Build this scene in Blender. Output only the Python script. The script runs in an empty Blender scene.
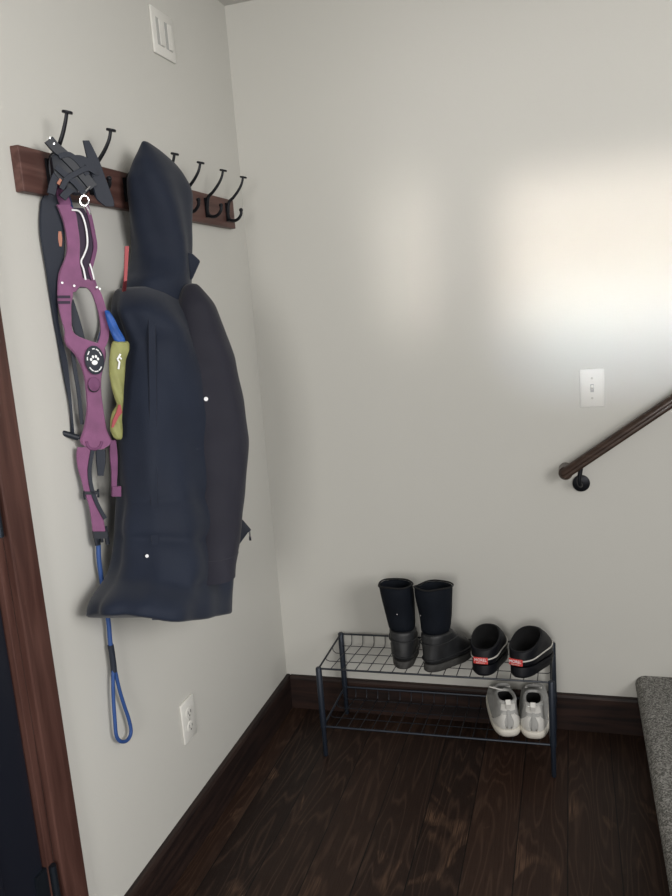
import bpy, math, random
from mathutils import Vector, Matrix, noise
random.seed(7)
S = bpy.context.scene
COL = S.collection
PI = math.pi

# ------------------------------------------------------------------ camera numbers (solved from the room's own lines)
CAM = Vector((1.0127, -2.4535, 1.4203)); YAW, PITCH, ROLL, F = .3005, -.1796, -.0768, 778.83
_sy, _cy, _sp, _cp = math.sin(YAW), math.cos(YAW), math.sin(PITCH), math.cos(PITCH)
FW = Vector((-_sy*_cp, _cy*_cp, _sp)); _r = Vector((_cy, _sy, 0)); _u = _r.cross(FW)
RT = _r*math.cos(ROLL) + _u*math.sin(ROLL); UP = -_r*math.sin(ROLL) + _u*math.cos(ROLL)

def ray(u, v): return FW + RT*((u-336)/F) + UP*((448-v)/F)
def at(u, v, **k):
    """point of the room on the plane x=, y= or z= that the photo shows at u, v"""
    (ax, val), = k.items(); i = 'xyz'.index(ax); d = ray(u, v)
    return CAM + d*((val-CAM[i])/d[i])
def on_plane(u, v, p0, n):
    d = ray(u, v); return CAM + d*((Vector(p0)-CAM).dot(n)/d.dot(n))
def proj(p):
    d = Vector(p)-CAM; z = d.dot(FW)
    return 336+F*d.dot(RT)/z, 448-F*d.dot(UP)/z

# ------------------------------------------------------------------ materials
def mat(name, col, rough=.6, metal=0, bump=0, bscale=200, var=0, vscale=8, spec=.5, sheen=0, stretch=(1, 1, 1)):
    m = bpy.data.materials.new(name); m.use_nodes = True
    nt = m.node_tree; b = nt.nodes['Principled BSDF']
    b.inputs['Base Color'].default_value = (*col, 1); b.inputs['Roughness'].default_value = rough
    b.inputs['Metallic'].default_value = metal; b.inputs['Specular IOR Level'].default_value = spec
    if sheen: b.inputs['Sheen Weight'].default_value = sheen; b.inputs['Sheen Roughness'].default_value = .5
    tc = nt.nodes.new('ShaderNodeTexCoord'); mp = nt.nodes.new('ShaderNodeMapping'); mp.inputs['Scale'].default_value = stretch
    nt.links.new(tc.outputs['Object'], mp.inputs['Vector'])
    if var:
        n = nt.nodes.new('ShaderNodeTexNoise'); n.inputs['Scale'].default_value = vscale; n.inputs['Detail'].default_value = 4
        r = nt.nodes.new('ShaderNodeValToRGB')
        r.color_ramp.elements[0].position = .3; r.color_ramp.elements[1].position = .7
        r.color_ramp.elements[0].color = (*[c*(1-var) for c in col], 1); r.color_ramp.elements[1].color = (*[min(1, c*(1+var)) for c in col], 1)
        nt.links.new(mp.outputs[0], n.inputs['Vector']); nt.links.new(n.outputs['Fac'], r.inputs['Fac']); nt.links.new(r.outputs['Color'], b.inputs['Base Color'])
    if bump:
        n = nt.nodes.new('ShaderNodeTexNoise'); n.inputs['Scale'].default_value = bscale; n.inputs['Detail'].default_value = 3
        bp = nt.nodes.new('ShaderNodeBump'); bp.inputs['Strength'].default_value = bump; bp.inputs['Distance'].default_value = .002
        nt.links.new(mp.outputs[0], n.inputs['Vector']); nt.links.new(n.outputs['Fac'], bp.inputs['Height']); nt.links.new(bp.outputs[0], b.inputs['Normal'])
    return m

def wood(name, dark, light, axis, rough=.4, scale=6):
    st = [9, 9, 9]; st[axis] = .7
    m = mat(name, dark, rough); nt = m.node_tree; b = nt.nodes['Principled BSDF']; mp = [n for n in nt.nodes if n.type == 'MAPPING'][0]
    mp.inputs['Scale'].default_value = st
    n = nt.nodes.new('ShaderNodeTexNoise'); n.inputs['Scale'].default_value = scale; n.inputs['Detail'].default_value = 6; n.inputs['Distortion'].default_value = .6
    r = nt.nodes.new('ShaderNodeValToRGB'); r.color_ramp.elements[0].position = .35; r.color_ramp.elements[1].position = .72
    r.color_ramp.elements[0].color = (*dark, 1); r.color_ramp.elements[1].color = (*light, 1)
    b.inputs['Specular IOR Level'].default_value = .25
    bp = nt.nodes.new('ShaderNodeBump'); bp.inputs['Strength'].default_value = .25; bp.inputs['Distance'].default_value = .001
    L = nt.links.new
    L(mp.outputs[0], n.inputs['Vector']); L(n.outputs['Fac'], r.inputs['Fac']); L(r.outputs['Color'], b.inputs['Base Color']); L(n.outputs['Fac'], bp.inputs['Height']); L(bp.outputs[0], b.inputs['Normal'])
    return m

def floor_mat():
    m = bpy.data.materials.new('dark_stained_pine_planks'); m.use_nodes = True; nt = m.node_tree; N = nt.nodes.new; L = nt.links.new
    b = nt.nodes['Principled BSDF']
    g = N('ShaderNodeNewGeometry'); sx = N('ShaderNodeSeparateXYZ'); L(g.outputs['Position'], sx.inputs[0])
    def mth(op, a, c=None, d=None):
        n = N('ShaderNodeMath'); n.operation = op
        for i, q in enumerate((a, c, d)):
            if q is None: continue
            if isinstance(q, (int, float)): n.inputs[i].default_value = q
            else: L(q, n.inputs[i])
        return n.outputs[0]
    px = mth('DIVIDE', mth('ADD', sx.outputs['X'], 10.03), .128); idx = mth('FLOOR', px); fr = mth('FRACT', px)
    wn = N('ShaderNodeTexWhiteNoise'); wn.noise_dimensions = '1D'; L(idx, wn.inputs['W'])
    yo = mth('ADD', sx.outputs['Y'], mth('MULTIPLY', wn.outputs['Value'], 37.0))
    cv = N('ShaderNodeCombineXYZ'); L(mth('MULTIPLY', sx.outputs['X'], 1.0), cv.inputs[0]); L(yo, cv.inputs[1]); L(mth('MULTIPLY', idx, 3.7), cv.inputs[2])
    def nz(scale, st, det, dist=0):
        mp = N('ShaderNodeMapping'); mp.inputs['Scale'].default_value = st; L(cv.outputs[0], mp.inputs[0])
        n = N('ShaderNodeTexNoise'); n.inputs['Scale'].default_value = scale; n.inputs['Detail'].default_value = det; n.inputs['Distortion'].default_value = dist
        L(mp.outputs[0], n.inputs['Vector']); return n.outputs['Fac']
    def ramp(f, a, c, ca=(0, 0, 0), cc=(1, 1, 1)):
        r = N('ShaderNodeValToRGB'); r.color_ramp.elements[0].position = a; r.color_ramp.elements[1].position = c
        r.color_ramp.elements[0].color = (*ca, 1); r.color_ramp.elements[1].color = (*cc, 1); L(f, r.inputs['Fac']); return r.outputs['Color']
    def mix(f, a, c, mode='MIX'):
        n = N('ShaderNodeMix'); n.data_type = 'RGBA'; n.blend_type = mode
        for s, q in ((0, f), (6, a), (7, c)):
            if isinstance(q, (int, float)): n.inputs[s].default_value = q
            elif isinstance(q, tuple): n.inputs[s].default_value = (*q, 1)
            else: L(q, n.inputs[s])
        return n.outputs[2]
    # cathedral grain: rings warped by low noise
    ring = mth('FRACT', mth('MULTIPLY', nz(2.0, (5, .55, 1), 2, .2), 16.0))
    grain = mth('ABSOLUTE', mth('SUBTRACT', ring, .5))
    fine = nz(30, (9, .35, 1), 4)
    base = mix(wn.outputs['Value'], (.011, .0062, .0050), (.036, .0185, .0125))
    c = mix(ramp(grain, .30, .5), base, (.100, .058, .040)); c = mix(.34, base, c)
    c = mix(mth('MULTIPLY', ramp(fine, .45, .75), .35), c, (.010, .006, .005))
    worn = mth('MULTIPLY', ramp(nz(3.1, (2.6, 1.4, 1), 3, 1.4), .585, .72), ramp(fine, .38, .62))
    wornlim = mth('MULTIPLY', worn, ramp(mth('ADD', mth('MULTIPLY', sx.outputs['Y'], -1.0), 0), .33, .42))
    c = mix(mth('MULTIPLY', wornlim, .8), c, (.185, .105, .066))
    gap = mth('LESS_THAN', mth('MINIMUM', fr, mth('SUBTRACT', 1.0, fr)), .012)
    c = mix(gap, c, (.004, .003, .003)); L(c, b.inputs['Base Color'])
    rr = N('ShaderNodeMapRange'); rr.inputs['To Min'].default_value = .34; rr.inputs['To Max'].default_value = .6; L(fine, rr.inputs['Value']); L(rr.outputs[0], b.inputs['Roughness'])
    b.inputs['Specular IOR Level'].default_value = .22
    bp = N('ShaderNodeBump'); bp.inputs['Strength'].default_value = .3; bp.inputs['Distance'].default_value = .002
    L(mth('SUBTRACT', mth('MULTIPLY', fine, .4), gap), bp.inputs['Height']); L(bp.outputs[0], b.inputs['Normal'])
    return m

def carpet_mat():
    m = bpy.data.materials.new('grey_fleck_carpet'); m.use_nodes = True; nt = m.node_tree; N = nt.nodes.new; L = nt.links.new
    b = nt.nodes['Principled BSDF']; b.inputs['Roughness'].default_value = 1; b.inputs['Specular IOR Level'].default_value = .1
    tc = N('ShaderNodeTexCoord')
    v = N('ShaderNodeTexVoronoi'); v.inputs['Scale'].default_value = 290; L(tc.outputs['Object'], v.inputs['Vector'])
    n = N('ShaderNodeTexNoise'); n.inputs['Scale'].default_value = 210; n.inputs['Detail'].default_value = 4; L(tc.outputs['Object'], n.inputs['Vector'])
    sp = N('ShaderNodeSeparateColor'); L(v.outputs['Color'], sp.inputs[0])
    a = N('ShaderNodeMath'); a.operation = 'ADD'; L(sp.outputs[0], a.inputs[0]); L(n.outputs['Fac'], a.inputs[1])
    r = N('ShaderNodeValToRGB'); e = r.color_ramp.elements; e[0].position = .45; e[1].position = 1.0
    e[0].color = (.125, .122, .114, 1); e[1].color = (.44, .43, .405, 1)
    h = N('ShaderNodeMath'); h.operation = 'MULTIPLY'; h.inputs[1].default_value = .62; L(a.outputs[0], h.inputs[0]); L(h.outputs[0], r.inputs['Fac'])
    L(r.outputs['Color'], b.inputs['Base Color'])
    bp = N('ShaderNodeBump'); bp.inputs['Strength'].default_value = .7; bp.inputs['Distance'].default_value = .006; L(a.outputs[0], bp.inputs['Height']); L(bp.outputs[0], b.inputs['Normal'])
    return m

M = dict(
    wall=mat('warm_white_painted_plaster', (.60, .592, .555), .75, bump=.12, bscale=160, spec=.2),
    ceil=mat('white_ceiling_paint', (.62, .61, .58), .9, spec=.2),
    floor=floor_mat(), carpet=carpet_mat(),
    base=wood('dark_stained_baseboard', (.012, .008, .008), (.040, .021, .016), 0, .55),
    base_l=wood('dark_stained_side_baseboard', (.012, .008, .008), (.035, .020, .016), 1, .5),
    casing=wood('brown_stained_casing', (.058, .026, .021), (.105, .050, .040), 2, .4),
    board=wood('reddish_brown_board', (.075, .035, .030), (.150, .078, .066), 1, .45),
    rail=wood('brown_handrail_wood', (.035, .022, .017), (.075, .048, .037), 0, .28),
    door=mat('dark_navy_paint', (.008, .010, .017), .35),
    hinge=mat('blackened_steel', (.035, .045, .06), .4, .8),
    iron=mat('black_iron', (.012, .013, .017), .42, .6, bump=.1),
    rack=mat('slate_powder_coat', (.017, .024, .038), .4, .3),
    wire=mat('dark_wire', (.020, .024, .032), .4, .4),
    plate=mat('white_plastic', (.74, .73, .69), .35),
    slot=mat('grey_plastic_rocker', (.42, .42, .41), .4),
    dark=mat('dark_slot', (.02, .02, .02), .6),
    screw=mat('painted_screw', (.55, .54, .5), .35, .3),
    coat=mat('navy_coat_shell', (.0066, .0115, .026), .72, bump=.25, bscale=420, var=.12, vscale=6, spec=.3, sheen=.12),
    sleeve=mat('plum_navy_sleeve_shell', (.0125, .0125, .022), .72, bump=.25, bscale=420, var=.12, vscale=6, spec=.3, sheen=.12),
    coat2=mat('navy_coat_trim', (.007, .011, .022), .6, spec=.3),
    silver=mat('silver_metal', (.75, .75, .76), .25, 1),
    white=mat('white_reflective_tape', (.85, .86, .88), .35),
    pink=mat('mauve_webbing', (.20, .068, .160), .7, bump=.3, bscale=500, var=.15, vscale=30, sheen=.2),
    plum=mat('plum_padded_mesh', (.15, .050, .125), .75, bump=.3, bscale=500, var=.15, vscale=30),
    mesh=mat('dark_plum_mesh', (.035, .022, .045), .8, bump=.4, bscale=700),
    black=mat('black_webbing', (.009, .0135, .026), .65, bump=.25, bscale=500),
    plastic=mat('black_plastic', (.006, .009, .017), .55),
    orange=mat('orange_label', (.40, .16, .10), .6),
    blue=mat('blue_rope', (.022, .070, .24), .6, bump=.5, bscale=600),
    blue2=mat('bright_blue_fabric', (.012, .085, .36), .55, var=.2, vscale=40),
    lime=mat('yellow_green_fabric', (.27, .275, .10), .65, var=.12, vscale=30, bump=.2),
    red=mat('red_fabric', (.34, .05, .06), .6),
    neo=mat('black_neoprene', (.0035, .0055, .010), .8, bump=.2, bscale=500, var=.25, vscale=14, spec=.2),
    rubber=mat('dusty_black_rubber', (.017, .018, .020), .5, bump=.2, bscale=90, var=.45, vscale=22),
    sole=mat('dusty_grey_sole', (.045, .044, .042), .75, var=.4, vscale=30, bump=.3, bscale=80),
    clog=mat('black_clog_rubber', (.0050, .0056, .0085), .55, bump=.08, spec=.25),
    inside=mat('black_lining', (.004, .004, .005), .9),
    piping=mat('pale_piping', (.62, .60, .56), .5),
    tag=mat('red_rubber_tag', (.62, .055, .05), .5),
    knit=mat('grey_white_knit', (.44, .44, .43), .8, bump=.5, bscale=450, var=.12, vscale=60),
    shoe=mat('white_shoe_overlay', (.72, .71, .68), .5),
    midsole=mat('off_white_midsole', (.70, .67, .60), .55),
)

# ------------------------------------------------------------------ mesh builder
class MB:
    def __init__(s): s.v = []; s.f = []
    def add(s, vs, fs):
        o = len(s.v); s.v += [Vector(p) for p in vs]; s.f += [tuple(i+o for i in f) for f in fs]; return s
    def box(s, lo, hi, mtx=None):
        x0, y0, z0 = lo; x1, y1, z1 = hi
        vs = [Vector(p) for p in ((x0,y0,z0),(x1,y0,z0),(x1,y1,z0),(x0,y1,z0),(x0,y0,z1),(x1,y0,z1),(x1,y1,z1),(x0,y1,z1))]
        if mtx: vs = [mtx @ p for p in vs]
        return s.add(vs, [(3,2,1,0),(4,5,6,7),(0,1,5,4),(1,2,6,5),(2,3,7,6),(3,0,4,7)])
    def loft(s, rings, cap0=True, cap1=True, closed=False):
        n = len(rings[0]); vs = [p for r in rings for p in r]; fs = []
        m = len(rings)
        for i in range(m if closed else m-1):
            for j in range(n):
                a = i*n+j; b = i*n+(j+1) % n; c = ((i+1) % m)*n+(j+1) % n; d = ((i+1) % m)*n+j
                fs.append((a, b, c, d))
        if not closed:
            if cap0: fs.append(tuple(reversed(range(n))))
            if cap1: fs.append(tuple((m-1)*n+j for j in range(n)))
        return s.add(vs, fs)
    def tube(s, pts, r, seg=10, closed=False, flat=1.0, up=None):
        pts = [Vector(p) for p in pts]; n = len(pts); rr = r if isinstance(r, (list, tuple)) else [r]*n
        rings = []; prev = None
        for i, p in enumerate(pts):
            if closed: t = pts[(i+1) % n]-pts[i-1]
            else: t = pts[min(i+1, n-1)]-pts[max(i-1, 0)]
            t.normalize()
            ref = Vector(up) if up else (prev if prev else (Vector((0,0,1)) if abs(t.z) < .9 else Vector((1,0,0))))
            a = (ref - t*ref.dot(t)); a.normalize(); b = t.cross(a); prev = a
            rings.append([p + a*rr[i]*flat*math.cos(2*PI*k/seg) + b*rr[i]*math.sin(2*PI*k/seg) for k in range(seg)])
        return s.loft(rings, closed=closed)
    def ribbon(s, L, R, th):
        """strip between edge points L and R with thickness th, on both sides of its own face"""
        L = [Vector(p) for p in L]; R = [Vector(p) for p in R]; n = len(L); rings = []
        for i in range(n):
            c0 = (L[max(i-1,0)]+R[max(i-1,0)])/2; c1 = (L[min(i+1,n-1)]+R[min(i+1,n-1)])/2
            t = (c1-c0).normalized(); w = (R[i]-L[i]); nn = w.cross(t).normalized()*th/2; e = w*.06
            rings.append([L[i], L[i]+e+nn, R[i]-e+nn, R[i], R[i]-e-nn, L[i]+e-nn])
        return s.loft(rings)
    def disc(s, c, n, r, th, seg=24, r2=None):
        n = Vector(n).normalized(); ref = Vector((0,0,1)) if abs(n.z) < .9 else Vector((1,0,0))
        a = ref.cross(n).normalized(); b = n.cross(a); c = Vector(c); r2 = r if r2 is None else r2; rings = []
        for d, k in ((0, .96), (.15*th, 1), (.8*th, 1), (th, .9)):
            rings.append([c+n*d+a*r*k*math.cos(2*PI*i/seg)+b*r2*k*math.sin(2*PI*i/seg) for i in range(seg)])
        return s.loft(rings)
    def ball(s, c, r, seg=12):
        rings = []
        for i in range(1, 8):
            t = PI*i/8; rings.append([Vector(c)+Vector((r*math.sin(t)*math.cos(2*PI*k/seg), r*math.sin(t)*math.sin(2*PI*k/seg), -r*math.cos(t))) for k in range(seg)])
        return s.loft(rings)
    def build(s, name, m, parent=None, smooth=True, bevel=0, sub=0, local=False, solid=0):
        off = Vector((0, 0, 0))
        if parent and not local:
            p = parent
            while p.parent: p = p.parent
            off = p.location
        me = bpy.data.meshes.new(name); me.from_pydata([tuple(p-off) for p in s.v], [], s.f); me.validate()
        import bmesh
        bm = bmesh.new(); bm.from_mesh(me); bmesh.ops.recalc_face_normals(bm, faces=bm.faces); bm.to_mesh(me); bm.free()
        me.materials.append(M[m] if isinstance(m, str) else m)
        o = bpy.data.objects.new(name, me); COL.objects.link(o)
        if parent: o.parent = parent
        if smooth:
            for p in me.polygons: p.use_smooth = True
        if solid: q = o.modifiers.new('solid', 'SOLIDIFY'); q.thickness = solid; q.offset = 0
        if bevel:
            q = o.modifiers.new('bevel', 'BEVEL'); q.width = bevel; q.segments = 2; q.limit_method = 'ANGLE'; q.angle_limit = .6
            q.harden_normals = False
        if sub: q = o.modifiers.new('sub', 'SUBSURF'); q.levels = sub; q.render_levels = sub
        if smooth and not sub:
            e = o.modifiers.new('edges', 'EDGE_SPLIT'); e.split_angle = .7
        return o

def empty(name, loc, label, cat, group=None):
    o = bpy.data.objects.new(name, None); o.location = loc; o.empty_display_size = .05; COL.objects.link(o); return tag(o, label, cat, group)
def tag(o, label, cat, group=None):
    o['label'] = label; o['category'] = cat
    if group: o['group'] = group
    return o
def structure(o, label=None, cat=None):
    o['kind'] = 'structure'
    if label: o['label'] = label
    if cat: o['category'] = cat
    return o

def interp(tab, x):
    if x <= tab[0][0]: return tab[0][1]
    for (a, p), (b, q) in zip(tab, tab[1:]):
        if x <= b: return p+(q-p)*(x-a)/(b-a)
    return tab[-1][1]
def catmull(pts, n=6):
    pts = [Vector(p) for p in pts]; out = []
    for i in range(len(pts)-1):
        p0, p1, p2, p3 = pts[max(i-1,0)], pts[i], pts[i+1], pts[min(i+2, len(pts)-1)]
        for k in range(n):
            t = k/n
            out.append(.5*((2*p1)+(p2-p0)*t+(2*p0-5*p1+4*p2-p3)*t*t+(3*p1-p0-3*p2+p3)*t**3))
    return out+[pts[-1]]

# ------------------------------------------------------------------ the setting
SX_ = 1.192; ZC = 2.3661; HB = .1228; YD0, YD1, ZD = -2.13, -1.316, 2.05
XE, YE = 3.3, -4.6
w = MB().box((-.12, YD1, 0), (0, 0, ZC)).box((-.12, YD0, ZD), (0, YD1, ZC)).box((-.12, YE, 0), (0, YD0, ZC))
structure(w.build('wall_left', 'wall', smooth=False), 'warm white painted wall on the left carrying the hook board', 'wall')
structure(MB().box((-.12, 0, 0), (XE, .12, 3.4)).build('wall_back', 'wall', smooth=False), 'warm white painted wall behind the shoe rack', 'wall')
structure(MB().box((-.12, YE, -.1), (XE, .12, 0)).build('floor', 'floor', smooth=False), 'dark stained wide plank wood floor', 'floor')
structure(MB().box((-.12, YE, ZC), (1.9, 0, ZC+.1)).build('ceiling', 'ceil', smooth=False), 'white ceiling above the hook board', 'ceiling')

def baseboard_profile(t, h): return [(0, 0), (t, 0), (t, h-.010), (t-.004, h-.002), (t-.007, h), (0, h)]
bb = MB(); pr = baseboard_profile(.017, HB)
bb.loft([[Vector((.017, -d, z)) for d, z in pr], [Vector((SX_+.03, -d, z)) for d, z in pr]])
structure(bb.build('baseboard_back', 'base', smooth=False), 'dark wood baseboard along the back wall behind the shoe rack', 'baseboard')
bb = MB(); bb.loft([[Vector((d, 0, z)) for d, z in pr], [Vector((d, -1.24, z)) for d, z in pr]])
structure(bb.build('baseboard_left', 'base_l', smooth=False), 'dark wood baseboard along the left wall below the coat', 'baseboard')

# door opening: casing, jamb, leaf
tr = MB().box((0, -1.308, 0), (.019, -1.240, 2.14)).box((0, -2.205, 0), (.019, -2.137, 2.14)).box((0, -2.205, 2.057), (.021, -1.240, 2.14))
structure(tr.build('trim_1', 'casing', smooth=False, bevel=.003), 'brown stained wood door casing at the left edge', 'trim')
jb = MB().box((-.119, YD1-.012, 0), (.004, YD1+.007, ZD)).box((-.119, YD0, 0), (.006, YD0+.018, ZD)).box((-.119, YD0, ZD-.018), (.006, YD1, ZD)).box((-.075, YD1-.032, 0), (-.048, YD1-.010, ZD-.018))
structure(jb.build('trim_2', 'casing', smooth=False, bevel=.002), 'brown door jamb inside the casing', 'trim')
dr = MB()
a, b = YD0+.021, YD1-.015
dr.box((-.046, a, .008), (-.006, b, ZD-.021))
for z0, z1 in ((.22, .95), (1.08, 1.92)):
    for y0, y1 in ((a+.11, (a+b)/2-.05), ((a+b)/2+.05, b-.11)):
        for p in ((y0, z0, y1, z0+.02), (y0, z1-.02, y1, z1), (y0, z0, y0+.02, z1), (y1-.02, z0, y1, z1)):
            dr.box((-.007, p[0], p[1]), (.001, p[2], p[3]))
door = structure(dr.build('door_1', 'door', smooth=False, bevel=.003), 'dark navy painted door at the left edge', 'door')
for z in (.33, 1.10, 1.83):
    h = MB().box((-.008, b-.028, z-.045), (.000, b+.020, z+.045)); h.tube([(.009, b+.009, z-.047), (.009, b+.009, z+.047)], .0075)
    h.build('hinge', 'hinge', door)
kn = MB().disc((-.006, a+.07, .95), (1, 0, 0), .03, .008); kn.tube([(0, a+.07, .95), (.04, a+.07, .95)], .01).ball((.05, a+.07, .95), .026).build('door_knob', 'hinge', door)

# stairs: carpeted, rising to the right along the back wall
RISE, RUN, SX, SZ, SW = .19, .30, 1.186, .200, -1.15
st = empty('carpeted_staircase', (SX, SW/2, 0), 'grey carpeted stair step at the right edge with a rounded nosing', 'stairs')
for k in range(6):
    x0 = SX+k*RUN; z1 = SZ+k*RISE; r = .030
    prof = []
    for i in range(9):
        t = PI/2+PI*i/8; prof.append((x0+r+r*math.cos(t), z1-r+r*math.sin(t)))
    prof += [(x0+.03, z1-2*r-.004), (x0+.03, 0), (x0+RUN+.03, 0), (x0+RUN+.03, z1)]
    sm = MB(); sm.loft([[Vector((x, y, z)) for x, z in prof] for y in (SW, SW*.5, -.002)])
    sm.build('carpeted_step', 'carpet', st)

# handrail with bracket
d0 = Vector((.976, -.060, .864)); dirv = Vector((.310, 0, .2165)).normalized()
hr = empty('handrail', d0, 'round brown wooden handrail rising to the right on the back wall', 'handrail')
nrm = Vector((-dirv.z, 0, dirv.x)); side = Vector((0, -1, 0))
hprof = []
for i in range(13):   # round top
    t = -.15+ (PI+.3)*i/12; hprof.append((.0225*math.cos(t), .004+.0195*math.sin(t)))
hprof += [(-.0185, -.003), (-.0185, -.006), (-.0205, -.012), (-.015, -.020), (.015, -.020), (.0205, -.012), (.0185, -.006), (.0185, -.003)]
rb = MB()
rb.loft([[d0+dirv*l+side*(px*sc*.76)+nrm*(pz*sc*.76) for px, pz in hprof] for l, sc in ((.000, .45), (.002, .72), (.006, .90), (.012, 1), (.5, 1), (1.2, 1), (2.2, 1), (2.45, 1))])
rail = rb.build('rail', 'rail', hr)
MB().tube([d0+dirv*.016+side*.004, Vector((d0.x+dirv.x*.016, -.012, d0.z+dirv.z*.016)), Vector((d0.x+dirv.x*.016, -.0005, d0.z+dirv.z*.016))], .0205, 24).build('rail_return', 'rail', hr)
for off in (.062, 1.45):
    c = d0+dirv*off
    ros = Vector((c.x, 0, c.z-.092))
    if off < 1: ros = Vector((1.034, 0, .828))
    q = MB().disc(ros, (0, -1, 0), .026, .010)
    br = q.build('bracket_rosette', 'iron', hr)
    MB().tube(catmull([ros+Vector((0, -.005, 0)), ros+Vector((-.002, -.05, .004)), Vector((ros.x-.006, -.060, ros.z+.020)), c-nrm*.012], 6), .0065).build('bracket_arm', 'iron', hr)

# ------------------------------------------------------------------ switches and outlet
def plate(lo, hi, axis, d=.006):
    m = MB(); lo = Vector(lo); hi = Vector(hi)
    if axis == 'y': m.box((lo.x, -d, lo.z), (hi.x, 0, hi.z))
    else: m.box((0, lo.y, lo.z), (d, hi.y, hi.z))
    return m
sx, sz = 1.0357, 1.064
sw = empty('light_switch', (sx+.035, 0, sz+.057), 'white single toggle light switch plate above the handrail end', 'light switch')
plate((sx, 0, sz), (sx+.07, 0, sz+.1145), 'y').build('cover_plate', 'plate', sw, bevel=.003)
MB().box((sx+.030, -.0075, sz+.045), (sx+.040, -.005, sz+.069)).build('switch_slot', 'slot', sw, smooth=False)
tm = Matrix.Translation((sx+.035, -.006, sz+.057)) @ Matrix.Rotation(math.radians(-28), 4, 'X')
MB().box((-.0035, -.014, -.005), (.0035, 0, .005), tm).build('toggle', 'plate', sw, bevel=.0015)
for z in (.027, .087): MB().disc((sx+.035, -.0055, sz+z), (0, -1, 0), .0035, .0012, 12).build('screw', 'screw', sw)

gy, gz = -.5068, 2.0965
sw = empty('light_switch', (0, gy+.058, gz+.057), 'white double rocker switch plate high on the left wall', 'light switch')
plate((0, gy, gz), (0, gy+.116, gz+.1145), 'x', .007).build('cover_plate', 'plate', sw, bevel=.003)
for yy in (.035, .081):
    MB().box((.006, gy+yy-.0165, gz+.024), (.0078, gy+yy+.0165, gz+.0905)).build('rocker_frame', 'slot', sw, smooth=False)
    rk = MB().loft([[Vector((.0075, gy+yy-.003, gz+z)), Vector((x, gy+yy-.003, gz+z)), Vector((x, gy+yy+.0155, gz+z)), Vector((.0075, gy+yy+.0155, gz+z))] for z, x in ((.0255, .0115), (.057, .0085), (.089, .0105))])
    rk.build('rocker', 'plate', sw, smooth=False, bevel=.0006)

oy, oz = -.7651, .2992
ou = empty('wall_outlet', (0, oy+.035, oz+.057), 'white duplex wall outlet low on the left wall', 'outlet')
plate((0, oy, oz), (0, oy+.07, oz+.1145), 'x', .007).build('cover_plate', 'plate', ou, bevel=.003)
for z in (.037, .077):
    f = MB().disc((.006, oy+.035, oz+z), (1, 0, 0), .0165, .003, 20, .0145).build('receptacle', 'plate', ou)
    MB().box((.0085, oy+.027, oz+z-.002), (.0094, oy+.029, oz+z+.007)).box((.0085, oy+.041, oz+z-.002), (.0094, oy+.043, oz+z+.006)).disc((.0085, oy+.035, oz+z-.008), (1, 0, 0), .0025, .0008, 8).build('slot', 'dark', f, smooth=False)
MB().disc((.0065, oy+.035, oz+.057), (1, 0, 0), .003, .0012, 12).build('screw', 'screw', ou)

# ------------------------------------------------------------------ hook board
BY0, BY1, BZ0, BZ1 = -1.128, -.1257, 1.681, 1.766
rk = empty('coat_hook_rack', (0, (BY0+BY1)/2, BZ0), 'reddish brown wooden hook board with seven black iron hooks on the left wall', 'coat rack')
MB().box((0, BY0, BZ0), (.020, BY1, BZ1)).build('board', 'board', rk, smooth=False, bevel=.002)
HOOK_Y = [-.1837-.1435*k for k in range(7)]
def hook(y, dz=.004, dx=0.0):
    m = MB()
    m.box((.019, y-.008, 1.698), (.025, y+.008, 1.752))
    up = catmull([(.024, y, 1.722), (.030, y, 1.752), (.046, y, 1.7655), (.063+dx*.5, y, 1.780+dz*.5), (.077+dx, y, 1.797+dz), (.0835+dx, y, 1.815+dz)], 5)
    m.tube(up, [.0052-.0018*i/(len(up)-1) for i in range(len(up))], 8)
    lo = catmull([(.024, y, 1.722), (.027, y, 1.705), (.040, y, 1.6985), (.055, y, 1.702), (.066, y, 1.714), (.0675, y, 1.724)], 5)
    m.tube(lo, .0046, 8)
    h = m.build('hook', 'iron', rk)
    MB().disc((.084+dx, y, 1.8135+dz), (.25, 0, 1), .0105, .005, 16).build('hook_cap', 'iron', h)
    MB().ball((.0675, y, 1.727), .0062, 10).build('hook_ball', 'iron', h)
for y, dz, dx in zip(HOOK_Y, (.004, .004, .004, .004, -.014, .008, .016), (0, 0, 0, 0, 0, .002, -.004)): hook(y, dz, dx)

# ------------------------------------------------------------------ the coat
SIL_L = [(141,142),(150,137),(160,131.5),(168,129),(178,126),(195,125.5),(214,126.5),(230,128),(244,130),(262,130),(274,128),(282,124),(290,117),(298,112),(311,108),(330,112),(345,117),(370,119),(400,119),(450,118.5),(480,118),(520,117),(560,114),(575,110),(590,101),(603,91.5),(640,91)]
SIL_R = [(141,147),(151,161),(162,175),(173,183),(185,189),(193,191),(253,191),(270,191.5),(279,193),(290,203),(304,214),(320,221),(337,227),(361,235.5),(400,243),(429,247),(442,248.5),(460,248),(490,245),(524,243),(547,237.5),(578,235),(600,233.6),(620,232)]
SIL_RB = [(v, u-(interp([(278, 0), (286, 5), (300, 13), (320, 12), (350, 5), (420, 3)], v) if 278 < v < 560 else 0)) for v, u in SIL_R]
NR = 56
def ring_pts(xc, yc, a, b, z, k, p=2.5):
    out = []
    for i in range(NR):
        t = 2*PI*i/NR; c, s_ = math.cos(t), math.sin(t)
        x = xc+a*math.copysign(abs(c)**(2/p), c); y = yc+b*math.copysign(abs(s_)**(2/p), s_)
        out.append(Vector((x, y, z+k*(y-yc))))
    return out
SIL_LH = [(v, max(u, 125)) if v > 270 else (v, u) for v, u in SIL_L]; SIL_RH = [(v, min(u, 192)) for v, u in SIL_R]
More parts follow.
